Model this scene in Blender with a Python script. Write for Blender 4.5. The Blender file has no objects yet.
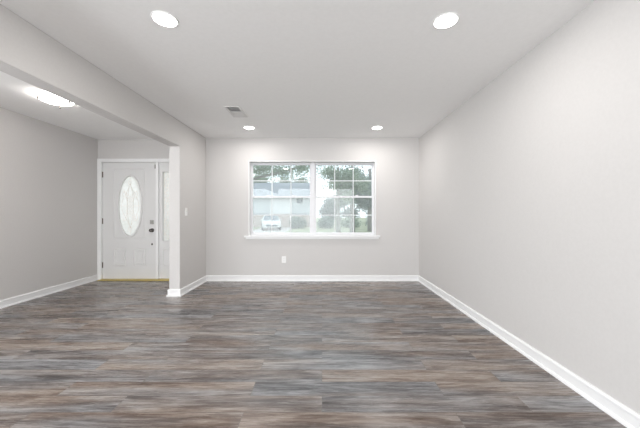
import bpy, bmesh, math, random
from mathutils import Vector, Matrix
R = math.radians
sc = bpy.context.scene
COL = sc.collection
random.seed(7)

# ------------------------------------------------------------------ camera
EYE = 1.143
F = 290.0
cam_d = bpy.data.cameras.new('camera')
cam = bpy.data.objects.new('camera', cam_d)
COL.objects.link(cam)
cam.location = (0, 0, EYE)
cam.rotation_euler = (R(90), 0, 0)
cam_d.sensor_width = 36.0
cam_d.lens = F / 640.0 * 36.0
cam_d.shift_x = -2.0 / 640.0
cam_d.clip_start = 0.05
cam_d.clip_end = 500
sc.camera = cam

# ------------------------------------------------------------------ colour management
vs = sc.view_settings
vs.view_transform = 'Standard'
vs.look = 'None'
vs.exposure = 0.34
vs.gamma = 1.0
vs.use_curve_mapping = False

# ------------------------------------------------------------------ world: bright thin overcast
W = bpy.data.worlds.new('sky')
sc.world = W
W.use_nodes = True
nt = W.node_tree
nt.nodes.clear()
o_ = nt.nodes.new('ShaderNodeOutputWorld')
bg = nt.nodes.new('ShaderNodeBackground')
tc = nt.nodes.new('ShaderNodeTexCoord')
no = nt.nodes.new('ShaderNodeTexNoise')
no.inputs['Scale'].default_value = 3.0
no.inputs['Detail'].default_value = 5
cr = nt.nodes.new('ShaderNodeValToRGB')
cr.color_ramp.elements[0].position = 0.35
cr.color_ramp.elements[0].color = (0.78, 0.90, 1.0, 1)
cr.color_ramp.elements[1].position = 0.6
cr.color_ramp.elements[1].color = (0.95, 0.98, 1, 1)
nt.links.new(tc.outputs['Generated'], no.inputs['Vector'])
nt.links.new(no.outputs['Fac'], cr.inputs['Fac'])
nt.links.new(cr.outputs['Color'], bg.inputs['Color'])
bg.inputs['Strength'].default_value = 1.45
nt.links.new(bg.outputs['Background'], o_.inputs['Surface'])

def area(name, loc, rot, sx, sy, power, color=(1, 1, 1), shape='RECTANGLE', parent=None):
    d = bpy.data.lights.new(name, 'AREA')
    d.shape = shape
    d.size = sx
    if shape == 'RECTANGLE':
        d.size_y = sy
    d.energy = power
    d.color = color
    o = bpy.data.objects.new(name, d)
    o.location = loc
    o.rotation_euler = rot
    COL.objects.link(o)
    if parent:
        o.parent = parent
    return o

REAR_Y = -3.0
# fill light, added outside an unseen opening cut in the left wall
area('fill_side', (-3.90 - 0.20, -0.2, 1.25), (0, R(-90), 0), 1.9, 3.6, 75, (0.97, 0.985, 1.0))
# soft frontal fill, added outside an invented opening behind the camera
area('fill_rear', (-1.1, REAR_Y - 0.2, 1.2), (R(90), 0, 0), 5.0, 2.2, 125, (0.97, 0.985, 1.0))
LAMP_W = 6.5
LAMP_C = (1.0, 0.97, 0.94)
FOYER_E = 22.0

# ------------------------------------------------------------------ materials
def mat(name, color, rough=0.5, metal=0.0, spec=0.5, emit=None, emit_s=0.0):
    m = bpy.data.materials.new(name)
    m.use_nodes = True
    b = m.node_tree.nodes['Principled BSDF']
    b.inputs['Base Color'].default_value = (*color, 1)
    b.inputs['Roughness'].default_value = rough
    b.inputs['Metallic'].default_value = metal
    b.inputs['Specular IOR Level'].default_value = spec
    if emit:
        b.inputs['Emission Color'].default_value = (*emit, 1)
        b.inputs['Emission Strength'].default_value = emit_s
    return m

def noisy(name, c1, c2, scale, rough=0.6, bump=0.0, spec=0.4, stretch=(1, 1, 1), detail=4, lo=0.35, hi=0.65):
    m = mat(name, c1, rough, 0, spec)
    n = m.node_tree
    b = n.nodes['Principled BSDF']
    t = n.nodes.new('ShaderNodeTexCoord')
    mp = n.nodes.new('ShaderNodeMapping')
    mp.inputs['Scale'].default_value = stretch
    x = n.nodes.new('ShaderNodeTexNoise')
    x.inputs['Scale'].default_value = scale
    x.inputs['Detail'].default_value = detail
    r = n.nodes.new('ShaderNodeValToRGB')
    r.color_ramp.elements[0].position = lo
    r.color_ramp.elements[0].color = (*c1, 1)
    r.color_ramp.elements[1].position = hi
    r.color_ramp.elements[1].color = (*c2, 1)
    n.links.new(t.outputs['Object'], mp.inputs['Vector'])
    n.links.new(mp.outputs['Vector'], x.inputs['Vector'])
    n.links.new(x.outputs['Fac'], r.inputs['Fac'])
    n.links.new(r.outputs['Color'], b.inputs['Base Color'])
    if bump:
        bp = n.nodes.new('ShaderNodeBump')
        bp.inputs['Strength'].default_value = bump
        bp.inputs['Distance'].default_value = 0.01
        n.links.new(x.outputs['Fac'], bp.inputs['Height'])
        n.links.new(bp.outputs['Normal'], b.inputs['Normal'])
    return m

M = {}
M['wall'] = noisy('greige_wall_paint', (0.622, 0.605, 0.593), (0.637, 0.620, 0.608), 60, 0.75, 0.03, 0.3)
M['ceiling'] = noisy('ceiling_paint', (0.89, 0.885, 0.88), (0.91, 0.905, 0.90), 40, 0.9, 0.03, 0.2)
M['trim'] = mat('white_trim_paint', (0.86, 0.86, 0.86), 0.35)
M['door'] = mat('door_paint', (0.74, 0.735, 0.73), 0.4)
M['vinyl'] = mat('white_vinyl', (0.78, 0.78, 0.80), 0.35)
M['grille'] = mat('white_grille', (0.74, 0.76, 0.77), 0.4)
M['plate'] = mat('white_plastic', (0.88, 0.88, 0.87), 0.3)
M['slot'] = mat('dark_slot', (0.03, 0.03, 0.03), 0.6)
M['nickel'] = mat('satin_nickel', (0.42, 0.41, 0.39), 0.35, 1.0)
M['knob'] = mat('dark_nickel', (0.16, 0.15, 0.14), 0.22, 1.0)
M['hinge'] = mat('hinge_bronze', (0.16, 0.13, 0.11), 0.4, 0.8)
M['brass'] = mat('brass_threshold', (0.60, 0.47, 0.15), 0.4, 0.7)
M['came'] = mat('lead_came', (0.72, 0.60, 0.54), 0.4, 0.1)
M['lens'] = mat('lamp_lens', (0.9, 0.9, 0.9), 0.4, emit=(1, 0.97, 0.93), emit_s=9.0)
M['dome'] = mat('lamp_glass', (0.95, 0.95, 0.95), 0.25, emit=(1, 0.95, 0.90), emit_s=FOYER_E)
M['vent'] = mat('vent_enamel', (0.70, 0.69, 0.68), 0.4)
M['duct'] = mat('duct_dark', (0.75, 0.75, 0.75), 0.8)

def clear_glass():
    m = bpy.data.materials.new('window_glass')
    m.use_nodes = True
    n = m.node_tree
    n.nodes.clear()
    out = n.nodes.new('ShaderNodeOutputMaterial')
    tr = n.nodes.new('ShaderNodeBsdfTransparent')
    tr.inputs['Color'].default_value = (0.95, 0.98, 0.98, 1)
    gl = n.nodes.new('ShaderNodeBsdfGlossy')
    gl.inputs['Roughness'].default_value = 0.02
    df = n.nodes.new('ShaderNodeBsdfTranslucent')      # milky veil mixed in to imitate washed-out haze over the view
    df.inputs['Color'].default_value = (0.95, 0.98, 1, 1)
    fr = n.nodes.new('ShaderNodeFresnel')
    fr.inputs['IOR'].default_value = 1.5
    mx = n.nodes.new('ShaderNodeMixShader')
    m2 = n.nodes.new('ShaderNodeMixShader')
    m2.inputs['Fac'].default_value = 0.10
    n.links.new(tr.outputs[0], m2.inputs[1])
    n.links.new(df.outputs[0], m2.inputs[2])
    n.links.new(fr.outputs[0], mx.inputs['Fac'])
    n.links.new(m2.outputs[0], mx.inputs[1])
    n.links.new(gl.outputs[0], mx.inputs[2])
    n.links.new(mx.outputs[0], out.inputs['Surface'])
    return m
M['glass'] = clear_glass()

def art_glass():
    m = bpy.data.materials.new('textured_privacy_glass')
    m.use_nodes = True
    n = m.node_tree
    n.nodes.clear()
    out = n.nodes.new('ShaderNodeOutputMaterial')
    t = n.nodes.new('ShaderNodeTexCoord')
    v = n.nodes.new('ShaderNodeTexVoronoi')
    v.inputs['Scale'].default_value = 22
    r = n.nodes.new('ShaderNodeValToRGB')
    r.color_ramp.elements[0].color = (1.0, 0.985, 0.97, 1)
    r.color_ramp.elements[1].color = (0.90, 0.88, 0.86, 1)
    r.color_ramp.elements[1].position = 0.85
    bp = n.nodes.new('ShaderNodeBump')
    bp.inputs['Strength'].default_value = 0.5
    tl = n.nodes.new('ShaderNodeBsdfTranslucent')
    tr = n.nodes.new('ShaderNodeBsdfTransparent')
    gl = n.nodes.new('ShaderNodeBsdfGlossy')
    gl.inputs['Roughness'].default_value = 0.1
    m1 = n.nodes.new('ShaderNodeMixShader')
    m1.inputs['Fac'].default_value = 0.35
    m2 = n.nodes.new('ShaderNodeMixShader')
    m2.inputs['Fac'].default_value = 0.08
    n.links.new(t.outputs['Object'], v.inputs['Vector'])
    n.links.new(v.outputs['Distance'], r.inputs['Fac'])
    n.links.new(v.outputs['Distance'], bp.inputs['Height'])
    n.links.new(r.outputs['Color'], tl.inputs['Color'])
    n.links.new(r.outputs['Color'], tr.inputs['Color'])
    n.links.new(bp.outputs['Normal'], gl.inputs['Normal'])
    n.links.new(tl.outputs[0], m1.inputs[1])
    n.links.new(tr.outputs[0], m1.inputs[2])
    n.links.new(m1.outputs[0], m2.inputs[1])
    n.links.new(gl.outputs[0], m2.inputs[2])
    n.links.new(m2.outputs[0], out.inputs['Surface'])
    return m
M['art'] = art_glass()

def floor_mat():
    m = mat('grey_brown_plank_vinyl', (0.2, 0.18, 0.17), 0.35)
    n = m.node_tree
    L = n.links.new
    b = n.nodes['Principled BSDF']
    def N(t): return n.nodes.new(t)
    tc = N('ShaderNodeTexCoord')
    br = N('ShaderNodeTexBrick')
    br.offset = 0.37
    br.offset_frequency = 2
    br.inputs['Color1'].default_value = (0, 0, 0, 1)
    br.inputs['Color2'].default_value = (1, 1, 1, 1)
    br.inputs['Mortar'].default_value = (0.5, 0.5, 0.5, 1)
    br.inputs['Scale'].default_value = 1.0
    br.inputs['Mortar Size'].default_value = 0.0012
    br.inputs['Mortar Smooth'].default_value = 0.2
    br.inputs['Bias'].default_value = 0.0
    br.inputs['Brick Width'].default_value = 1.22
    br.inputs['Row Height'].default_value = 0.152
    L(tc.outputs['Object'], br.inputs['Vector'])
    # a different piece of grain on every plank
    sep = N('ShaderNodeSeparateColor')
    L(br.outputs['Color'], sep.inputs['Color'])
    mul = N('ShaderNodeMath'); mul.operation = 'MULTIPLY'; mul.inputs[1].default_value = 37.0
    L(sep.outputs[0], mul.inputs[0])
    comb = N('ShaderNodeCombineXYZ')
    L(mul.outputs[0], comb.inputs['X']); L(mul.outputs[0], comb.inputs['Z'])
    add = N('ShaderNodeVectorMath'); add.operation = 'ADD'
    L(tc.outputs['Object'], add.inputs[0]); L(comb.outputs[0], add.inputs[1])
    def grain(sx, sy, detail, rough, dist=0.0):
        mp = N('ShaderNodeMapping'); mp.inputs['Scale'].default_value = (sx, sy, 1)
        L(add.outputs[0], mp.inputs['Vector'])
        x = N('ShaderNodeTexNoise'); x.inputs['Scale'].default_value = 1.0
        x.inputs['Detail'].default_value = detail; x.inputs['Roughness'].default_value = rough
        x.inputs['Distortion'].default_value = dist
        L(mp.outputs[0], x.inputs['Vector'])
        return x
    g1 = grain(1.6, 13, 6, 0.62, 0.8)      # broad cathedral bands
    g2 = grain(5, 60, 5, 0.65)              # fine grain
    g3 = grain(0.7, 4.5, 3, 0.5)           # hue drift brown / blue grey
    # value
    vm = N('ShaderNodeMath'); vm.operation = 'MULTIPLY_ADD'; vm.inputs[1].default_value = 0.32
    L(g2.outputs['Fac'], vm.inputs[0]); 
    gm = N('ShaderNodeMath'); gm.operation = 'MULTIPLY'; gm.inputs[1].default_value = 0.72
    L(g1.outputs['Fac'], gm.inputs[0]); L(gm.outputs[0], vm.inputs[2])
    pm = N('ShaderNodeMath'); pm.operation = 'MULTIPLY_ADD'; pm.inputs[1].default_value = 0.07
    L(sep.outputs[0], pm.inputs[0]); L(vm.outputs[0], pm.inputs[2])
    def ramp(stops):
        r = N('ShaderNodeValToRGB')
        e = r.color_ramp.elements
        while len(e) < len(stops): e.new(0.5)
        for k, (p, c) in enumerate(stops):
            e[k].position = p; e[k].color = (*c, 1)
        L(pm.outputs[0], r.inputs['Fac'])
        return r
    rg = ramp([(0.40, (0.062, 0.059, 0.060)), (0.50, (0.126, 0.122, 0.124)), (0.57, (0.196, 0.192, 0.196)), (0.68, (0.32, 0.317, 0.322))])
    rb = ramp([(0.40, (0.074, 0.050, 0.038)), (0.50, (0.138, 0.100, 0.080)), (0.57, (0.205, 0.160, 0.132)), (0.68, (0.31, 0.265, 0.23))])
    hm = N('ShaderNodeMath'); hm.operation = 'MULTIPLY_ADD'; hm.inputs[1].default_value = 0.16
    L(sep.outputs[0], hm.inputs[0]); L(g3.outputs['Fac'], hm.inputs[2])
    hr = N('ShaderNodeMapRange'); hr.inputs['From Min'].default_value = 0.44; hr.inputs['From Max'].default_value = 0.70
    L(hm.outputs[0], hr.inputs['Value'])
    mx = N('ShaderNodeMix'); mx.data_type = 'RGBA'
    L(hr.outputs[0], mx.inputs['Factor']); L(rg.outputs[0], mx.inputs[6]); L(rb.outputs[0], mx.inputs[7])
    mo = N('ShaderNodeMix'); mo.data_type = 'RGBA'
    mo.inputs[7].default_value = (0.06, 0.055, 0.05, 1)
    mf = N('ShaderNodeMath'); mf.operation = 'MULTIPLY'; mf.inputs[1].default_value = 0.6
    L(br.outputs['Fac'], mf.inputs[0])
    L(mf.outputs[0], mo.inputs['Factor']); L(mx.outputs[2], mo.inputs[6])
    L(mo.outputs[2], b.inputs['Base Color'])
    b.inputs['Specular IOR Level'].default_value = 0.42
    rr = N('ShaderNodeMapRange'); rr.inputs['To Min'].default_value = 0.20; rr.inputs['To Max'].default_value = 0.34
    L(g2.outputs['Fac'], rr.inputs['Value']); L(rr.outputs[0], b.inputs['Roughness'])
    bp = N('ShaderNodeBump'); bp.inputs['Strength'].default_value = 0.05; bp.inputs['Distance'].default_value = 0.003
    L(g2.outputs['Fac'], bp.inputs['Height']); L(bp.outputs[0], b.inputs['Normal'])
    return m
M['floor'] = floor_mat()

def brickwork():
    m = mat('tan_brick', (0.4, 0.3, 0.26), 0.9)
    n = m.node_tree
    b = n.nodes['Principled BSDF']
    t = n.nodes.new('ShaderNodeTexCoord')
    mp = n.nodes.new('ShaderNodeMapping')
    mp.inputs['Rotation'].default_value = (R(90), 0, 0)
    br = n.nodes.new('ShaderNodeTexBrick')
    br.inputs['Scale'].default_value = 1
    br.inputs['Brick Width'].default_value = 0.22
    br.inputs['Row Height'].default_value = 0.075
    br.inputs['Mortar Size'].default_value = 0.008
    br.inputs['Color1'].default_value = (0.36, 0.27, 0.24, 1)
    br.inputs['Color2'].default_value = (0.44, 0.35, 0.31, 1)
    br.inputs['Mortar'].default_value = (0.5, 0.48, 0.45, 1)
    n.links.new(t.outputs['Object'], mp.inputs['Vector'])
    n.links.new(mp.outputs[0], br.inputs['Vector'])
    n.links.new(br.outputs['Color'], b.inputs['Base Color'])
    return m
M['brick'] = brickwork()
M['siding'] = mat('pale_siding', (0.50, 0.53, 0.55), 0.7)
M['garage'] = mat('garage_white', (0.66, 0.67, 0.68), 0.6)
M['shingle'] = noisy('grey_shingles', (0.22, 0.24, 0.27), (0.32, 0.34, 0.37), 12, 0.9, stretch=(1, 4, 4))
M['pane'] = mat('dark_pane', (0.10, 0.13, 0.15), 0.1)
M['carpaint'] = mat('white_car_paint', (0.62, 0.63, 0.64), 0.25)
M['tyre'] = mat('tyre_rubber', (0.04, 0.04, 0.045), 0.8)
M['lawn'] = noisy('lawn_grass', (0.20, 0.23, 0.14), (0.36, 0.37, 0.24), 1.3, 0.95)
M['concrete'] = noisy('concrete_drive', (0.42, 0.39, 0.37), (0.48, 0.45, 0.43), 3, 0.9)
M['bounce'] = noisy('pale_bounce_concrete', (0.62, 0.61, 0.60), (0.70, 0.69, 0.68), 4, 0.9)  # kept pale to bounce light into the door glass
M['bark'] = noisy('bark', (0.16, 0.15, 0.14), (0.30, 0.28, 0.26), 5, 0.95, stretch=(3, 3, 0.5))

def leafmat(name, c1, c2):
    m = noisy(name, c1, c2, 2.2, 0.7)
    n = m.node_tree
    b = n.nodes['Principled BSDF']
    tl = n.nodes.new('ShaderNodeBsdfTranslucent')
    mx = n.nodes.new('ShaderNodeMixShader')
    mx.inputs['Fac'].default_value = 0.4
    r = [k for k in n.nodes if k.type == 'VALTORGB'][0]
    n.links.new(r.outputs[0], tl.inputs['Color'])
    out = n.nodes['Material Output']
    n.links.new(b.outputs[0], mx.inputs[1])
    n.links.new(tl.outputs[0], mx.inputs[2])
    n.links.new(mx.outputs[0], out.inputs['Surface'])
    return m
M['leaf_pale'] = leafmat('pale_green_leaves', (0.20, 0.27, 0.19), (0.36, 0.43, 0.33))
M['leaf_blue'] = leafmat('blue_green_needles', (0.16, 0.20, 0.19), (0.30, 0.35, 0.34))
M['leaf_dark'] = leafmat('dark_shrub_leaves', (0.10, 0.16, 0.14), (0.18, 0.26, 0.22))

# ------------------------------------------------------------------ helpers
def box(bm, x0, x1, y0, y1, z0, z1):
    v = [bm.verts.new(p) for p in ((x0, y0, z0), (x1, y0, z0), (x1, y1, z0), (x0, y1, z0),
                                   (x0, y0, z1), (x1, y0, z1), (x1, y1, z1), (x0, y1, z1))]
    for f in ((0, 3, 2, 1), (4, 5, 6, 7), (0, 1, 5, 4), (1, 2, 6, 5), (2, 3, 7, 6), (3, 0, 4, 7)):
        bm.faces.new([v[i] for i in f])

def obj(name, bm, m, parent=None, loc=(0, 0, 0), bevel=0.0, smooth=False, seg=2):
    bmesh.ops.recalc_face_normals(bm, faces=bm.faces[:])
    me = bpy.data.meshes.new(name)
    bm.to_mesh(me)
    bm.free()
    me.materials.append(m)
    o = bpy.data.objects.new(name, me)
    COL.objects.link(o)
    o.location = loc
    if parent:
        o.parent = parent
    if bevel:
        b = o.modifiers.new('bevel', 'BEVEL')
        b.width = bevel
        b.segments = seg
        b.limit_method = 'ANGLE'
    if smooth:
        for p in me.polygons:
            p.use_smooth = True
    return o

def struct(o):
    o['kind'] = 'structure'
    return o

def tag(o, label, cat, group=None):
    o['label'] = label
    o['category'] = cat
    if group:
        o['group'] = group
    return o

def empty(name, loc=(0, 0, 0), rz=0.0):
    o = bpy.data.objects.new(name, None)
    o.empty_display_size = 0.1
    o.location = loc
    o.rotation_euler = (0, 0, rz)
    COL.objects.link(o)
    return o

def boxes(name, lst, m, parent=None, bevel=0.0, loc=(0, 0, 0)):
    bm = bmesh.new()
    for b in lst:
        box(bm, *b)
    return obj(name, bm, m, parent, loc, bevel)

def prism(bm, pts, axis, a, b):
    """extrude a 2D polygon along an axis: 'x' -> pts are (y,z); 'y' -> (x,z); 'z' -> (x,y)"""
    def P(p, t):
        return {'x': (t, p[0], p[1]), 'y': (p[0], t, p[1]), 'z': (p[0], p[1], t)}[axis]
    A = [bm.verts.new(P(p, a)) for p in pts]
    B = [bm.verts.new(P(p, b)) for p in pts]
    bm.faces.new(A)
    bm.faces.new(B[::-1])
    n = len(pts)
    for i in range(n):
        bm.faces.new((A[i], A[(i + 1) % n], B[(i + 1) % n], B[i]))

def lathe(bm, prof, seg=32, origin=(0, 0, 0), axis='z', sx=1.0, sy=1.0, close=False):
    """prof: (radius, height) list"""
    rings = []
    for r, h in prof:
        ring = []
        for k in range(seg):
            a = 2 * math.pi * k / seg
            p = (r * math.cos(a) * sx, r * math.sin(a) * sy, h)
            if axis == 'y':
                p = (p[0], h, p[1])
            elif axis == 'x':
                p = (h, p[0], p[1])
            ring.append(bm.verts.new((p[0] + origin[0], p[1] + origin[1], p[2] + origin[2])))
        rings.append(ring)
    pairs = list(zip(rings, rings[1:]))
    if close:
        pairs.append((rings[-1], rings[0]))
    for a, b in pairs:
        for k in range(seg):
            bm.faces.new((a[k], a[(k + 1) % seg], b[(k + 1) % seg], b[k]))
    if not close:
        bm.faces.new(rings[0][::-1])
        bm.faces.new(rings[-1])

def tube(bm, pts, radii, seg=8):
    rings = []
    n = len(pts)
    if not isinstance(radii, (list, tuple)):
        radii = [radii] * n
    for i, p in enumerate(pts):
        p = Vector(p)
        d = (Vector(pts[min(i + 1, n - 1)]) - Vector(pts[max(i - 1, 0)])).normalized()
        up = Vector((0, 0, 1)) if abs(d.z) < 0.9 else Vector((1, 0, 0))
        u = d.cross(up).normalized()
        v = d.cross(u).normalized()
        rings.append([bm.verts.new(p + (u * math.cos(2 * math.pi * k / seg) + v * math.sin(2 * math.pi * k / seg)) * radii[i]) for k in range(seg)])
    for a, b in zip(rings, rings[1:]):
        for k in range(seg):
            bm.faces.new((a[k], a[(k + 1) % seg], b[(k + 1) % seg], b[k]))
    bm.faces.new(rings[0][::-1])
    bm.faces.new(rings[-1])

def plate_holes(bm, outer, holes, y0, y1):
    """outer / holes: loops of (x,z); a slab with real holes between y0 and y1"""
    t = bmesh.new()
    edges = []
    for loop in [outer] + holes:
        vs_ = [t.verts.new((x, y0, z)) for x, z in loop]
        edges += [t.edges.new((vs_[i], vs_[(i + 1) % len(vs_)])) for i in range(len(vs_))]
    bmesh.ops.triangle_fill(t, use_beauty=True, use_dissolve=False, edges=edges)
    r = bmesh.ops.extrude_face_region(t, geom=t.faces[:])
    for e in r['geom']:
        if isinstance(e, bmesh.types.BMVert):
            e.co.y = y1
    me = bpy.data.meshes.new('tmp')
    t.to_mesh(me)
    t.free()
    bm.from_mesh(me)
    bpy.data.meshes.remove(me)

def rect(x0, x1, z0, z1):
    return [(x0, z0), (x1, z0), (x1, z1), (x0, z1)]

def ellipse(cx, cz, a, b, n=48):
    return [(cx + a * math.cos(2 * math.pi * k / n), cz + b * math.sin(2 * math.pi * k / n)) for k in range(n)]

def ring_rect(bm, x0, x1, z0, z1, w, y0, y1):
    """mitred moulding around a rectangle: slopes from y1 at the outside to a crest at y0 and back"""
    prof = [(0, y1), (0.3 * w, y0), (0.6 * w, y0), (w, y1)]
    loops = []
    for d, y in prof:
        loops.append([bm.verts.new(p) for p in ((x0 + d, y, z0 + d), (x1 - d, y, z0 + d), (x1 - d, y, z1 - d), (x0 + d, y, z1 - d))])
    for a, b in zip(loops, loops[1:]):
        for k in range(4):
            bm.faces.new((a[k], a[(k + 1) % 4], b[(k + 1) % 4], b[k]))

# ------------------------------------------------------------------ room shell
H = 2.44
XR = 1.657
XP0, XP1 = -2.13, -1.98       # partition faces
XL = -3.90
YB = 4.95
YE = 5.043                    # entry wall
T = 0.16
struct(boxes('floor', [(XL - T, XR + T, REAR_Y - T, YE + T, -0.12, 0.0)], M['floor']))
struct(boxes('ceiling', [(XL - T, XR + T, REAR_Y - T, YE + T, H, H + 0.12)], M['ceiling']))
struct(boxes('wall_right', [(XR, XR + T, REAR_Y, YB + T, 0, H)], M['wall']))
bm = bmesh.new()
plate_holes(bm, rect(REAR_Y, YE + T, 0, H), [rect(-2.0, 1.6, 0.3, 2.2)], -XL, -XL + T)  # hole out of view, added to let the side fill light in
for v in bm.verts:
    v.co = Vector((-v.co.y, v.co.x, v.co.z))
struct(obj('wall_left', bm, M['wall']))

WX0, WX1, WZ0, WZ1 = -1.251, 0.916, 0.750, 2.051
bm = bmesh.new()
plate_holes(bm, rect(XP0, XR, 0, H), [rect(WX0, WX1, WZ0, WZ1)], YB, YB + T)
struct(obj('wall_back', bm, M['wall']))

DX0, DX1, DZ1 = -3.840, -2.530, 2.062
bm = bmesh.new()
prism(bm, [(XL, 0), (DX0, 0), (DX0, DZ1), (DX1, DZ1), (DX1, 0), (XP0, 0), (XP0, H), (XL, H)], 'y', YE, YE + T)
struct(obj('wall_entry', bm, M['wall']))

# partition: short wall by the entry plus the long header over the wide opening
HZ = EYE + 0.945
YS = 4.04
bm = bmesh.new()
prism(bm, [(YB, 0), (YB, H), (REAR_Y, H), (REAR_Y, HZ), (YS, HZ), (YS, 0)], 'x', XP0, XP1)
struct(obj('wall_partition', bm, M['wall'], bevel=0.006))

# rear wall behind the camera, its wide opening added for the fill light
bm = bmesh.new()
plate_holes(bm, rect(XL, XR, 0, H), [rect(-3.6, 1.4, 0.1, 2.3)], REAR_Y - T, REAR_Y)
struct(obj('wall_rear', bm, M['wall']))

# ------------------------------------------------------------------ baseboards
def base_run(name, p0, p1, nrm, m0=0, m1=0):
    """profile swept p0->p1, nrm = direction into the room; m0/m1 = +1 lengthen / -1 shorten with the profile (mitre)"""
    prof = [(0, 0), (0.027, 0), (0.026, 0.010), (0.021, 0.018), (0.014, 0.021), (0.013, 0.072), (0.016, 0.076), (0.015, 0.086), (0.008, 0.095), (0, 0.096)]
    bm = bmesh.new()
    p0 = Vector((*p0, 0)); p1 = Vector((*p1, 0)); nv = Vector((*nrm, 0))
    d = (p1 - p0).normalized()
    A = [bm.verts.new(p0 + nv * u - d * (u * m0) + Vector((0, 0, z))) for u, z in prof]
    B = [bm.verts.new(p1 + nv * u + d * (u * m1) + Vector((0, 0, z))) for u, z in prof]
    bm.faces.new(A); bm.faces.new(B[::-1])
    for i in range(len(prof)):
        j = (i + 1) % len(prof)
        bm.faces.new((A[i], A[j], B[j], B[i]))
    return bm

def merge(bms):
    out = bmesh.new()
    for b in bms:
        me = bpy.data.meshes.new('t')
        b.to_mesh(me); b.free()
        out.from_mesh(me)
        bpy.data.meshes.remove(me)
    return out
struct(obj('baseboard_right', base_run('r', (XR, REAR_Y), (XR, YB), (-1, 0), 0, -1), M['trim']))
struct(obj('baseboard_back', base_run('b', (XP1, YB), (XR, YB), (0, -1), -1, -1), M['trim']))
struct(obj('baseboard_partition', merge([
    base_run('a', (XP1, YB), (XP1, YS), (1, 0), -1, 1),
    base_run('a', (XP1, YS), (XP0, YS), (0, -1), 1, 1),
    base_run('a', (XP0, YS), (XP0, YE), (-1, 0), 1, -1)]), M['trim']))
struct(obj('baseboard_left', base_run('l', (XL, REAR_Y), (XL, YE), (1, 0), 0, 0), M['trim']))
struct(obj('baseboard_entry', base_run('e', (-2.465, YE), (XP0, YE), (0, -1), 0, -1), M['trim']))

# ------------------------------------------------------------------ windows
GY = YB + 0.10           # inner face of the vinyl frame
def window_unit(name, x0, x1):
    root = struct(empty(name, ((x0 + x1) / 2, GY, WZ0 + 0.025)))
    ox, oy, oz = root.location
    z0, z1 = WZ0 + 0.025, WZ1 - 0.022
    def B(n, lst, m, parent, bevel=0.002):
        o = boxes(n, [(a - ox, b - ox, c - oy, d - oy, e - oz, f - oz) for a, b, c, d, e, f in lst], m, parent, bevel)
        return o
    fw = 0.014
    B('window_frame', [(x0, x0 + fw, GY - 0.005, GY + 0.055, z0, z1), (x1 - fw, x1, GY - 0.005, GY + 0.055, z0, z1),
                       (x0 + fw, x1 - fw, GY - 0.005, GY + 0.055, z0, z0 + 0.018), (x0 + fw, x1 - fw, GY - 0.005, GY + 0.055, z1 - fw, z1)], M['vinyl'], root)
    zm = 1.44
    ix0, ix1 = x0 + fw, x1 - fw
    st = 0.020
    for kind in ('upper', 'lower'):
        if kind == 'upper':
            sz0, sz1, y0 = zm - 0.017, z1 - fw, GY + 0.028
        else:
            sz0, sz1, y0 = z0 + 0.018, zm + 0.017, GY + 0.002
        y1 = y0 + 0.024
        rb = 0.028
        rt = 0.030 if kind == 'lower' else 0.018
        sash = B('sash', [(ix0, ix0 + st, y0, y1, sz0, sz1), (ix1 - st, ix1, y0, y1, sz0, sz1),
                          (ix0 + st, ix1 - st, y0, y1, sz0, sz0 + rb), (ix0 + st, ix1 - st, y0, y1, sz1 - rt, sz1)], M['vinyl'], root)
        gx0, gx1, gz0, gz1 = ix0 + st, ix1 - st, sz0 + rb, sz1 - rt
        ym = (y0 + y1) / 2
        B('pane', [(gx0, gx1, ym - 0.002, ym + 0.002, gz0, gz1)], M['glass'], sash, 0)
        mw = 0.0075
        lst = []
        for k in (1, 2):
            xm = gx0 + (gx1 - gx0) * k / 3
            lst.append((xm - mw, xm + mw, ym - 0.011, ym - 0.003, gz0, gz1))
        zz = (gz0 + gz1) / 2
        lst.append((gx0, gx1, ym - 0.0105, ym - 0.0035, zz - mw, zz + mw))
        B('muntin_grille', lst, M['grille'], sash, 0)
        if kind == 'lower':
            xm = (ix0 + ix1) / 2
            for xx in (xm - 0.22, xm + 0.22):
                B('sash_lock', [(xx - 0.03, xx + 0.03, y0 + 0.001, y1, sz1, sz1 + 0.010), (xx - 0.006, xx + 0.025, y0 + 0.004, y1 - 0.004, sz1 + 0.010, sz1 + 0.018)], M['vinyl'], root)
    return root
MX = -0.157
window_unit('window_1', WX0 + 0.012, MX - 0.022)
window_unit('window_2', MX + 0.022, WX1 - 0.012)
# mullion post, painted return lining, stool
struct(boxes('trim_1', [(MX - 0.022, MX + 0.022, GY - 0.012, GY + 0.06, WZ0 + 0.025, WZ1 - 0.012)], M['vinyl'], bevel=0.003))
struct(boxes('trim_2', [(WX0, WX0 + 0.012, YB - 0.001, YB + T, WZ0 + 0.025, WZ1), (WX1 - 0.012, WX1, YB - 0.001, YB + T, WZ0 + 0.025, WZ1),
                        (WX0 + 0.012, WX1 - 0.012, YB - 0.001, YB + T, WZ1 - 0.012, WZ1)], M['trim'], bevel=0.001))
struct(boxes('trim_3', [(-1.322, 0.988, YB - 0.045, YB, 0.747, 0.775), (WX0, WX1, YB, YB + T, WZ0, 0.775), (-1.30, 0.966, YB - 0.014, YB, 0.715, 0.747)], M['trim'], bevel=0.004))

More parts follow.
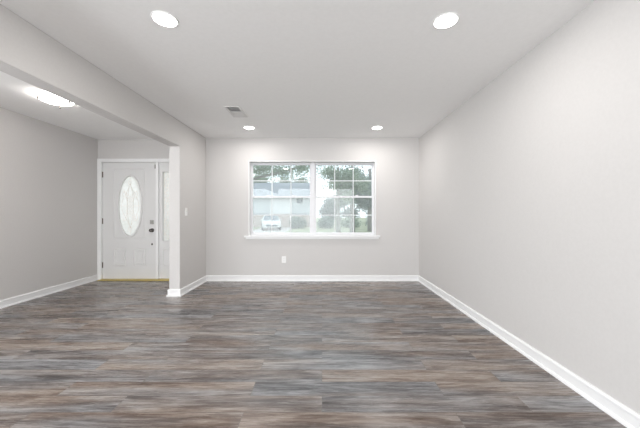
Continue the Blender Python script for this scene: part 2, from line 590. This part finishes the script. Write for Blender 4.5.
# ------------------------------------------------------------------ front door with oval glass
LY = 5.060
leaf = (-3.826, -2.894, 0.014, 2.040)
door = struct(empty('door_1', ((leaf[0] + leaf[1]) / 2, LY, 0.014)))
dx, dy, dz = door.location
OC = (-3.354, 1.285)       # oval centre (x, z)
OA, OB = 0.190, 0.515
bm = bmesh.new()
plate_holes(bm, rect(*leaf), [ellipse(OC[0], OC[1], OA + 0.02, OB + 0.02)], LY, LY + 0.045)
ring_rect(bm, -3.640, -3.085, 0.705, 1.945, 0.026, LY - 0.005, LY + 0.0005)
for xa, xb in ((-3.640, -3.420), (-3.290, -3.070)):
    ring_rect(bm, xa, xb, 0.235, 0.545, 0.028, LY - 0.006, LY + 0.0005)
    ring_rect(bm, xa + 0.045, xb - 0.045, 0.280, 0.500, 0.016, LY - 0.004, LY + 0.0005)
bmesh.ops.translate(bm, verts=bm.verts[:], vec=(-dx, -dy, -dz))
slab = obj('door_slab', bm, M['door'], door)
# oval rim
def oval_ring(bm, cx, cz, a, b, prof, n=64):
    rings = []
    for d, y in prof:
        rings.append([bm.verts.new((cx + (a + d) * math.cos(2 * math.pi * k / n), y, cz + (b + d) * math.sin(2 * math.pi * k / n))) for k in range(n)])
    m_ = len(rings)
    for i in range(m_):
        A, B = rings[i], rings[(i + 1) % m_]
        for k in range(n):
            bm.faces.new((A[k], A[(k + 1) % n], B[(k + 1) % n], B[k]))
bm = bmesh.new()
oval_ring(bm, OC[0] - dx, OC[1] - dz, OA, OB, [(0, 0.004), (0.004, -0.010), (0.014, -0.014), (0.024, -0.006), (0.030, -0.012), (0.038, 0.0), (0.019, 0.03), (0, 0.03)])
obj('glass_frame', bm, M['door'], door, smooth=True)
bm = bmesh.new()
lathe(bm, [(1.0, 0.012), (1.0, 0.018)], 64, (OC[0] - dx, 0, OC[1] - dz), 'y', OA + 0.006, OB + 0.006)
oval = obj('oval_pane', bm, M['art'], door)
# leaded scroll pattern
bm = bmesh.new()
cr_ = 0.0018
cx, cz = OC[0] - dx, OC[1] - dz
yy = 0.010
def poly(pts, r=cr_):
    tube(bm, [(cx + x, yy, cz + z) for x, z in pts], r, 5)
for s in (-1, 1):
    poly([(s * 0.055 * math.sin(t * math.pi), -0.40 + 0.8 * t) for t in [k / 24 for k in range(25)]])
    poly([(s * (0.02 + 0.13 * math.sin(t * math.pi) ** 1.3), -0.33 + 0.66 * t) for t in [k / 24 for k in range(25)]])
    for zc in (-0.2, 0.2):
        poly([(s * (0.095 + 0.035 * math.cos(a)), zc + 0.06 * math.sin(a)) for a in [2 * math.pi * k / 16 for k in range(17)]])
        poly([(s * (0.06 + 0.05 * t * t), zc * (0.4 + 0.9 * t)) for t in [k / 8 for k in range(9)]])
for k in range(-3, 4):
    z = k * 0.052
    poly([(-0.055, z - 0.05), (0.055, z + 0.05)])
    poly([(-0.055, z + 0.05), (0.055, z - 0.05)])
for z in (-0.45, 0.45):
    poly([(0.03 * math.cos(a), z * 0.9 + 0.045 * math.sin(a)) for a in [2 * math.pi * k / 12 for k in range(13)]])
poly([(0, 0.36), (0, 0.51)]); poly([(0, -0.51), (0, -0.36)])
poly([(-0.185, 0), (-0.055, 0)]); poly([(0.055, 0), (0.185, 0)])
obj('leading', bm, M['came'], oval)
# hardware
bm = bmesh.new()
box(bm, -0.033, 0.033, -0.018, 0.001, -0.036, 0.036)
dead = obj('deadbolt', bm, M['nickel'], door, (-2.962 - dx, 0, 1.001 - dz), 0.005)
boxes('thumb_turn', [(-0.006, 0.006, -0.034, -0.018, -0.02, 0.02)], M['nickel'], dead, 0.003)
bm = bmesh.new()
lathe(bm, [(0.034, 0.0), (0.034, -0.006), (0.014, -0.010), (0.012, -0.030), (0.024, -0.036), (0.030, -0.048), (0.026, -0.060), (0.010, -0.066)], 28, axis='y')
obj('door_knob', bm, M['knob'], door, (-2.962 - dx, 0.001, 0.860 - dz), smooth=True)
bm = bmesh.new()
lathe(bm, [(0.016, 0.0), (0.016, -0.006), (0.010, -0.012)], 20, axis='y')
obj('chain_stop', bm, M['knob'], door, (-2.964 - dx, 0.001, 0.617 - dz))
for z in (1.83, 1.02, 0.255):
    bm = bmesh.new()
    tube(bm, [(0, 0, -0.05), (0, 0, 0.05)], 0.008, 12)
    box(bm, -0.004, 0.014, 0.003, 0.009, -0.048, 0.048)
    obj('hinge', bm, M['hinge'], door, (leaf[0] - 0.006 - dx, -0.006, z - dz))
boxes('flip_latch', [(-0.010, 0.008, -0.012, 0.001, -0.05, 0.02)], M['nickel'], door, 0.002, (-2.910 - dx, 0, 1.985 - dz))

# frame, casing, mullion
JY = YE - 0.016
struct(boxes('trim_4', [
    (XL + 0.002, DX0 + 0.008, JY, YE + 0.001, 0.0, 2.103),                       # left casing
    (DX0 + 0.008, DX1 - 0.008, JY, YE + 0.001, 2.047, 2.103),                    # head casing
    (DX1 - 0.008, -2.468, JY, YE + 0.001, 0.0, 2.103),                           # right casing
    (DX0, leaf[0] - 0.003, YE, YE + T, 0.018, DZ1), (leaf[0] - 0.003, DX1, YE, YE + T, 2.043, DZ1),
    (DX1 - 0.014, DX1, YE, YE + T, 0.018, 2.043),
    (leaf[1] + 0.003, -2.844, YE - 0.004, YE + T, 0.018, 2.043),
    (leaf[0] - 0.003, leaf[0] + 0.01, LY + 0.046, LY + 0.06, 0.018, 2.043), (leaf[1] - 0.01, leaf[1] + 0.004, LY + 0.046, LY + 0.06, 0.018, 2.043),
    (leaf[0], leaf[1], LY + 0.046, LY + 0.06, 2.03, 2.043)], M['trim'], bevel=0.002))
struct(boxes('trim_5', [(DX0, DX1, YE - 0.10, YE + T, 0.0, 0.012)], M['brass'], bevel=0.004))

# sidelight
sl = struct(empty('window_3', (-2.694, LY, 0.018)))
sx_, sy_, sz_ = sl.location
bm = bmesh.new()
S0, S1 = -2.842, -2.546
plate_holes(bm, rect(S0, S1, 0.018, 2.041), [rect(-2.774, -2.619, 0.679, 1.873)], LY, LY + 0.045)
ring_rect(bm, -2.790, -2.603, 0.663, 1.889, 0.017, LY - 0.010, LY + 0.0005)
ring_rect(bm, -2.780, -2.613, 0.235, 0.545, 0.024, LY - 0.006, LY + 0.0005)
bmesh.ops.translate(bm, verts=bm.verts[:], vec=(-sx_, -sy_, -sz_))
obj('window_frame', bm, M['door'], sl)
sp = boxes('pane', [(-2.774 - sx_, -2.619 - sx_, 0.012, 0.018, 0.679 - sz_, 1.873 - sz_)], M['art'], sl)
bm = bmesh.new()
cx, cz, yy = -2.6965 - sx_, 1.276 - sz_, 0.009
for s in (-1, 1):
    poly([(s * 0.035 * math.sin(t * 5 * math.pi), -0.58 + 1.16 * t) for t in [k / 60 for k in range(61)]])
    poly([(s * 0.06, -0.59), (s * 0.06, 0.59)])
for k in range(-4, 5):
    z = k * 0.12
    poly([(-0.06, z), (0, z + 0.04), (0.06, z), (0, z - 0.04), (-0.06, z)])
obj('leading', bm, M['came'], sp)

# ------------------------------------------------------------------ recessed downlights
def downlight(x, y, label):
    root = empty('recessed_downlight', (x, y, H))
    tag(root, label, 'ceiling light', 'recessed downlights in the living room ceiling')
    bm = bmesh.new()
    lathe(bm, [(0.072, 0.0), (0.083, 0.0), (0.082, -0.003), (0.075, -0.006), (0.072, -0.006)], 40, close=True)
    obj('trim_ring', bm, M['plate'], root, smooth=True)
    bm = bmesh.new()
    lathe(bm, [(0.073, -0.001), (0.073, -0.006), (0.060, -0.008), (0.030, -0.0095)], 40)
    obj('lens', bm, M['lens'], root, smooth=True)
    area('lamp_glow', (0, 0, -0.0125), (0, 0, 0), 0.135, 0.135, LAMP_W, LAMP_C, 'DISK', root)
downlight(-1.045, 1.93, 'round white recessed downlight, near left one of the ceiling, closest to the header')
downlight(0.83, 1.945, 'round white recessed downlight, near right one of the ceiling, closest to the right wall')
downlight(-1.093, 4.35, 'small-looking round recessed downlight at the far left, beside the ceiling vent')
downlight(0.826, 4.35, 'small-looking round recessed downlight at the far right, above the right window half')

# ------------------------------------------------------------------ foyer flush light
fl = empty('flush_ceiling_light', (-2.95, 3.22, H))
tag(fl, 'glowing frosted glass flush ceiling light with small clips in the entry hall', 'ceiling light')
bm = bmesh.new()
lathe(bm, [(0.075, 0.0), (0.075, -0.020), (0.07, -0.026)], 40)
obj('ceiling_pan', bm, M['plate'], fl)
bm = bmesh.new()
lathe(bm, [(0.145, -0.022), (0.150, -0.026), (0.146, -0.042), (0.120, -0.054), (0.070, -0.061), (0.02, -0.063)], 48)
obj('glass_shade', bm, M['dome'], fl, smooth=True)
for a in (248, 354, 121):
    ca, sa = math.cos(R(a)), math.sin(R(a))
    bm = bmesh.new()
    tube(bm, [(0.07 * ca, 0.07 * sa, -0.018), (0.160 * ca, 0.160 * sa, -0.020), (0.160 * ca, 0.160 * sa, -0.054), (0.138 * ca, 0.138 * sa, -0.062)], 0.006, 6)
    lathe(bm, [(0.006, -0.068), (0.010, -0.062), (0.008, -0.046)], 12, (0.160 * ca, 0.160 * sa, -0.008))
    obj('clip', bm, M['knob'], fl)

# ------------------------------------------------------------------ ceiling vent
vx, vy = -1.085, 3.675
ve = tag(empty('ceiling_vent', (vx, vy, H)), 'white rectangular slatted air vent set in the ceiling', 'vent')
hw, hl = 0.095, 0.195
bm = bmesh.new()
iw, il = 0.068, 0.165
for (a, b, c, d) in ((-hw, hw, -hl, -il), (-hw, hw, il, hl), (-hw, -iw, -il, il), (iw, hw, -il, il)):
    box(bm, a, b, c, d, -0.008, 0)
box(bm, -iw, iw, -0.006, 0.006, -0.010, 0)
obj('vent_frame', bm, M['vent'], ve, bevel=0.002)
boxes('backing', [(-iw, iw, -il, il, -0.0012, 0)], M['duct'], ve)
for side in (-1, 1):
    bm = bmesh.new()
    n = 9
    for k in range(n):
        y = side * (0.014 + (k + 0.3) * (il - 0.014) / n)
        w = 0.0074
        yo = side * w * (1.0 if side > 0 else 1.0)
        vv = [(-iw, y - yo, -0.004), (iw, y - yo, -0.004), (iw, y + yo, -0.0085), (-iw, y + yo, -0.0085)]
        A = [bm.verts.new(p) for p in vv]
        B = [bm.verts.new((p[0], p[1] + 0.0012, p[2])) for p in vv]
        bm.faces.new(A); bm.faces.new(B[::-1])
        for i in range(4):
            bm.faces.new((A[i], A[(i + 1) % 4], B[(i + 1) % 4], B[i]))
    obj('louver_bank', bm, M['vent'], ve)

# ------------------------------------------------------------------ outlet and switch
ou = tag(empty('wall_outlet', (-0.65, YB, 0.367)), 'white duplex electrical outlet low on the back wall under the window', 'outlet')
cp = boxes('cover_plate', [(-0.036, 0.036, -0.006, 0, -0.058, 0.058)], M['plate'], ou, 0.003)
for z in (-0.021, 0.021):
    bm = bmesh.new()
    prism(bm, [(0.017 * math.cos(a) , z + 0.0155 * math.sin(a)) for a in [2 * math.pi * k / 16 for k in range(16)]], 'y', -0.0085, -0.005)
    rc = obj('receptacle', bm, M['plate'], ou)
    boxes('slot', [(-0.0075, -0.0055, -0.0089, -0.008, z - 0.001, z + 0.008), (0.0055, 0.0075, -0.0089, -0.008, z, z + 0.007), (-0.002, 0.002, -0.0089, -0.008, z - 0.010, z - 0.006)], M['slot'], rc)
sw = tag(empty('light_switch', (XP1, 4.22, 1.175)), 'white toggle light switch on the short partition wall by the entry', 'switch')
boxes('cover_plate', [(0, 0.006, -0.036, 0.036, -0.058, 0.058)], M['plate'], sw, 0.003)
boxes('toggle', [(0.005, 0.016, -0.005, 0.005, -0.004, 0.014)], M['plate'], sw, 0.002)

# ================================================================== outdoors
GZ = -0.40
struct(boxes('ground_lawn', [(-60, 60, 5.3, 120, GZ - 0.3, GZ)], M['lawn']))
struct(boxes('driveway', [(-6.6, -3.1, 24, 33.6, GZ, GZ + 0.02)], M['concrete']))

struct(boxes('bounce_slab', [(-5.2, -1.9, YE + T, 8.0, GZ, -0.03)], M['bounce']))  # unseen slab, added as a reflector to brighten the door glass

# neighbour's house
HY = 34.0
def hx(px): return (px - 322) / F * HY
def hz(py): return EYE - (py - 214) / F * HY
hs = tag(empty('neighbouring_house', (-6, HY, GZ)), 'pale single-storey house with grey roof and white garage door across the lawn', 'house')
ex, ey, ez = hs.location
def HB(name, lst, m, parent=None, bevel=0):
    return boxes(name, [(a - ex, b - ex, c - ey, d - ey, e - ez, f - ez) for a, b, c, d, e, f in lst], m, parent or hs, bevel)
x0, x1 = hx(215), hx(309)
eave = hz(197)
HB('brick_base', [(x0, x1, HY, HY + 8, GZ, 1.14)], M['brick'])
lap = []
z = 1.14
while z < eave:
    lap.append((x0, x1, HY - 0.01 - 0.02 * ((int(z * 100) // 15) % 2), HY + 8, z, min(z + 0.15, eave)))
    z += 0.15
HB('siding', lap, M['siding'])
HB('water_table', [(hx(254), hx(269.5), HY - 0.12, HY, 1.05, 1.22)], M['shingle'])
HB('water_table', [(hx(293), x1, HY - 0.12, HY, 1.05, 1.2)], M['shingle'])
gx0, gx1 = hx(270.5), hx(292)
gd = HB('garage_door', [(gx0, gx1, HY - 0.10, HY, 1.16 + 0.0, hz(199))], M['garage'])
HB('garage_panel', [(gx0 + 0.1 + k * 0.62, gx0 + 0.62 + k * 0.62, HY - 0.13, HY - 0.1, 1.2 + r * 0.42, 1.56 + r * 0.42) for k in range(3) for r in range(3)], M['garage'], gd)
wn = HB('window', [(hx(296), hx(303.5), HY - 0.06, HY, hz(204), hz(197.8))], M['garage'])
HB('pane', [(hx(296) + 0.06, hx(303.5) - 0.06, HY - 0.08, HY - 0.05, hz(204) + 0.06, hz(197.8) - 0.06)], M['pane'], wn)
bm = bmesh.new()
prism(bm, [(HY - 0.6 - ey, eave - ez), (HY + 4 - ey, eave + 2.1 - ez), (HY + 8.6 - ey, eave - ez)], 'x', x0 - 0.4 - ex, x1 + 0.3 - ex)
obj('roof', bm, M['shingle'], hs)
HB('gutter', [(x0 - 0.4, x1 + 0.3, HY - 0.70, HY - 0.58, eave - 0.16, eave + 0.03)], M['garage'])

# car (long axis local y, nose toward -y)
def make_car(loc, rz):
    c = tag(empty('car', loc, rz), 'white compact car parked on the concrete driveway before the house', 'car')
    bm = bmesh.new()
    lower = [(-2.15, 0.28), (-2.2, 0.55), (-2.05, 0.78), (-1.15, 0.92), (1.6, 0.98), (2.1, 0.92), (2.18, 0.55), (2.1, 0.28)]
    prism(bm, lower, 'x', -0.86, 0.86)
    obj('body', bm, M['carpaint'], c, bevel=0.10, seg=3)
    bm = bmesh.new()
    prof = [(-1.2, 0.90), (-0.45, 1.42), (1.15, 1.45), (1.85, 0.95)]
    A = [bm.verts.new((-0.80 if z < 1 else -0.60, y, z)) for y, z in prof]
    B = [bm.verts.new((0.80 if z < 1 else 0.60, y, z)) for y, z in prof]
    bm.faces.new(A); bm.faces.new(B[::-1])
    for i in range(4):
        bm.faces.new((A[i], A[(i + 1) % 4], B[(i + 1) % 4], B[i]))
    obj('cabin_glass', bm, M['pane'], c, bevel=0.03)
    bm = bmesh.new()
    box(bm, -0.62, 0.62, -0.42, 1.15, 1.40, 1.48)
    for s in (-1, 1):
        tube(bm, [(s * 0.80, -1.15, 0.92), (s * 0.60, -0.44, 1.43)], 0.035, 6)
        tube(bm, [(s * 0.80, 0.35, 0.95), (s * 0.61, 0.30, 1.43)], 0.035, 6)
        tube(bm, [(s * 0.80, 1.82, 0.95), (s * 0.60, 1.12, 1.43)], 0.05, 6)
    obj('roof', bm, M['carpaint'], c)
    for s in (-1, 1):
        for y in (-1.4, 1.35):
            bm = bmesh.new()
            lathe(bm, [(0.31, -0.1), (0.33, -0.07), (0.33, 0.07), (0.31, 0.1)], 24, (s * 0.80, y, 0.33), 'x')
            w = obj('wheel', bm, M['tyre'], c)
            bm = bmesh.new()
            lathe(bm, [(0.20, s * 0.10), (0.18, s * 0.115)], 16, (s * 0.80, y, 0.33), 'x')
            obj('hubcap', bm, M['nickel'], w)
        boxes('headlight', [(s * 0.70 - 0.14, s * 0.70 + 0.14, -2.20, -2.0, 0.60, 0.74)], M['garage'], c, 0.03)
        boxes('mirror', [(s * 0.92 - 0.09, s * 0.92 + 0.09, -0.85, -0.75, 0.92, 1.04)], M['carpaint'], c, 0.02)
    boxes('grille', [(-0.5, 0.5, -2.23, -2.1, 0.40, 0.55)], M['pane'], c, 0.01)
    return c
make_car((-5.05, 28.6, GZ + 0.02), R(12))

# trees
def leaf_cloud(bm, blobs, n, size, rnd, flat=0.0):
    tot = sum(b[3] * b[4] for b in blobs)
    for (cx_, cy_, cz_, rx, rz_) in blobs:
        k = int(n * rx * rz_ / tot)
        for _ in range(k):
            # clumps near the surface of the blob
            d = Vector((rnd.gauss(0, 1), rnd.gauss(0, 1), rnd.gauss(0, 1))).normalized()
            rr = min(abs(rnd.gauss(0.55, 0.35)), 1.6)
            p = Vector((cx_ + d.x * rx * rr, cy_ + d.y * rx * rr, cz_ + d.z * rz_ * rr))
            s = size * rnd.uniform(0.6, 1.3)
            u = Vector((rnd.gauss(0, 1), rnd.gauss(0, 1), rnd.gauss(0, 1) * (1 - flat))).normalized()
            w = u.orthogonal().normalized()
            w = (Matrix.Rotation(rnd.uniform(0, 6.28), 3, u) @ w)
            bm.faces.new([bm.verts.new(p + u * s), bm.verts.new(p + w * s * 0.45), bm.verts.new(p - u * s), bm.verts.new(p - w * s * 0.45)])

def tree(name, loc, th, tr, blobs, n, size, leafm, label, cat, seed, group=None, bare=False, lean=0.0):
    rnd = random.Random(seed)
    t = tag(empty(name, loc), label, cat, group)
    bm = bmesh.new()
    pts = [(lean * k * k / 16 + rnd.uniform(-0.04, 0.04), rnd.uniform(-0.04, 0.04), th * k / 5) for k in range(6)]
    pts[0] = (0, 0, 0)
    tube(bm, pts, [tr * (1.15 - 0.13 * k) for k in range(6)], 10)
    for (bx, by, bz, rx, rz_) in blobs:
        st = pts[3 + (rnd.random() < 0.5)]
        mid = ((st[0] + bx) / 2, (st[1] + by) / 2, (st[2] + bz) / 2 + 0.15)
        tube(bm, [st, mid, (bx, by, bz)], [tr * 0.4, tr * 0.28, tr * 0.1], 6)
    obj('trunk', bm, M['bark'], t, smooth=True)
    bm = bmesh.new()
    leaf_cloud(bm, blobs, n, size, rnd)
    obj('foliage', bm, leafm, t)
    return t

rb = random.Random(3)
def crown(n, sx, sy, z0, z1, r0, r1, cx=0.0):
    return [(cx + rb.uniform(-sx, sx), rb.uniform(-sy, sy), rb.uniform(z0, z1), rb.uniform(r0, r1), rb.uniform(r0, r1) * 0.7) for _ in range(n)]
# leafy branches hanging across the top of the window
tree('shade_tree', (-5.6, 13.0, GZ), 3.6, 0.18,
     [(2.9, 0, 3.55, 0.75, 0.45), (3.8, 0.2, 3.45, 0.7, 0.40), (4.7, -0.2, 3.6, 0.6, 0.4), (1.8, 0, 3.9, 0.8, 0.6), (3.3, 0.3, 4.1, 0.9, 0.5), (0.2, 0, 4.4, 1.3, 1.0), (5.4, 0.1, 3.9, 0.5, 0.3)],
     6200, 0.07, M['leaf_pale'], 'pale green leafy tree whose branches hang across the top of the left window', 'tree', 11)
tree('shade_tree', (1.05, 19.0, GZ), 4.6, 0.15, [(0.0, 0, 3.6, 0.8, 0.7), (0.75, 0.3, 4.0, 0.9, 0.7), (-0.5, 0, 4.3, 0.8, 0.5), (1.5, -0.2, 3.4, 0.7, 0.6), (0.6, 0, 2.7, 0.6, 0.6)],
     5200, 0.085, M['leaf_pale'], 'tall trunk with pale green crown behind the middle of the right window', 'tree', 12)
tree('pine_tree', (2.35, 22.5, GZ), 5.4, 0.19, [(0, 0, 3.0, 1.0, 0.8), (-0.6, 0, 3.7, 0.9, 0.7), (0.7, 0, 3.6, 0.9, 0.8), (0.1, 0, 4.6, 0.9, 0.8), (-0.9, 0.2, 2.5, 0.6, 0.6), (0.8, 0, 2.5, 0.6, 0.6)],
     6500, 0.10, M['leaf_blue'], 'blue-green pine behind the right half of the right window, nearest of the pines', 'tree', 13)
tree('pine_tree', (4.3, 26.0, GZ), 5.6, 0.21, [(0, 0, 3.4, 1.1, 0.9), (-0.8, 0, 4.3, 0.9, 0.8), (0.6, 0, 4.6, 0.9, 0.9), (0.2, 0, 2.5, 0.9, 0.7)],
     5200, 0.12, M['leaf_blue'], 'blue-green pine seen through the rightmost panes of the right window', 'tree', 14)
tree('pine_tree', (1.1, 36.0, GZ), 3.4, 0.22, [(0, 0, 2.6, 1.1, 0.9), (-0.5, 0, 1.8, 1.0, 0.9), (0.8, 0, 2.9, 1.2, 0.9), (0.3, 0, 1.4, 1.3, 0.8)],
     4200, 0.16, M['leaf_blue'], 'small distant pine left of the tall trunk in the right window', 'tree', 15)
# shrubs
def shrub(loc, rx, rz_, n, m, label, seed):
    rnd = random.Random(seed)
    t = tag(empty('shrub', loc), label, 'shrub')
    bm = bmesh.new()
    for k in range(6):
        a = k * 1.05
        tube(bm, [(0, 0, 0), (0.3 * rx * math.cos(a), 0.3 * rx * math.sin(a), rz_ * 0.6), (0.6 * rx * math.cos(a), 0.6 * rx * math.sin(a), rz_ * 1.2)], [0.03, 0.02, 0.01], 5)
    obj('stem', bm, M['bark'], t)
    bm = bmesh.new()
    leaf_cloud(bm, [(rnd.uniform(-0.3, 0.3) * rx, 0, rz_ * 0.9, rx * 0.8, rz_ * 0.9), (-0.45 * rx, 0, rz_ * 0.75, rx * 0.55, rz_ * 0.7), (0.45 * rx, 0, rz_ * 0.75, rx * 0.55, rz_ * 0.75)], n, 0.11, rnd)
    obj('foliage', bm, m, t)
shrub((-2.45, 30.5, GZ), 0.85, 0.72, 2600, M['leaf_dark'], 'dark rounded shrub before the house right of the garage', 21)
shrub((0.35, 31.0, GZ), 0.9, 0.7, 2400, M['leaf_dark'], 'dark low shrub on the lawn just right of the window mullion', 22)
shrub((3.1, 33.0, GZ), 1.1, 0.65, 2400, M['leaf_pale'], 'pale green spreading shrub on the lawn under the pines', 23)
shrub((6.2, 34.0, GZ), 1.1, 0.8, 2400, M['leaf_blue'], 'blue-green shrub on the lawn at the far right of the window', 24)
# woods far behind
tree('broad_tree', (-7.5, 50, GZ), 6.0, 0.3, crown(8, 4.0, 1.5, 4.5, 7.5, 1.2, 1.9), 5200, 0.20, M['leaf_pale'], 'broad pale tree rising behind the house roof', 'tree', 31)
tree('broad_tree', (8.2, 50, GZ), 6.0, 0.3, crown(16, 3.8, 1.5, 1.4, 7.5, 1.3, 2.0), 11000, 0.20, M['leaf_blue'], 'broad hazy tree far behind the pines', 'tree', 32)
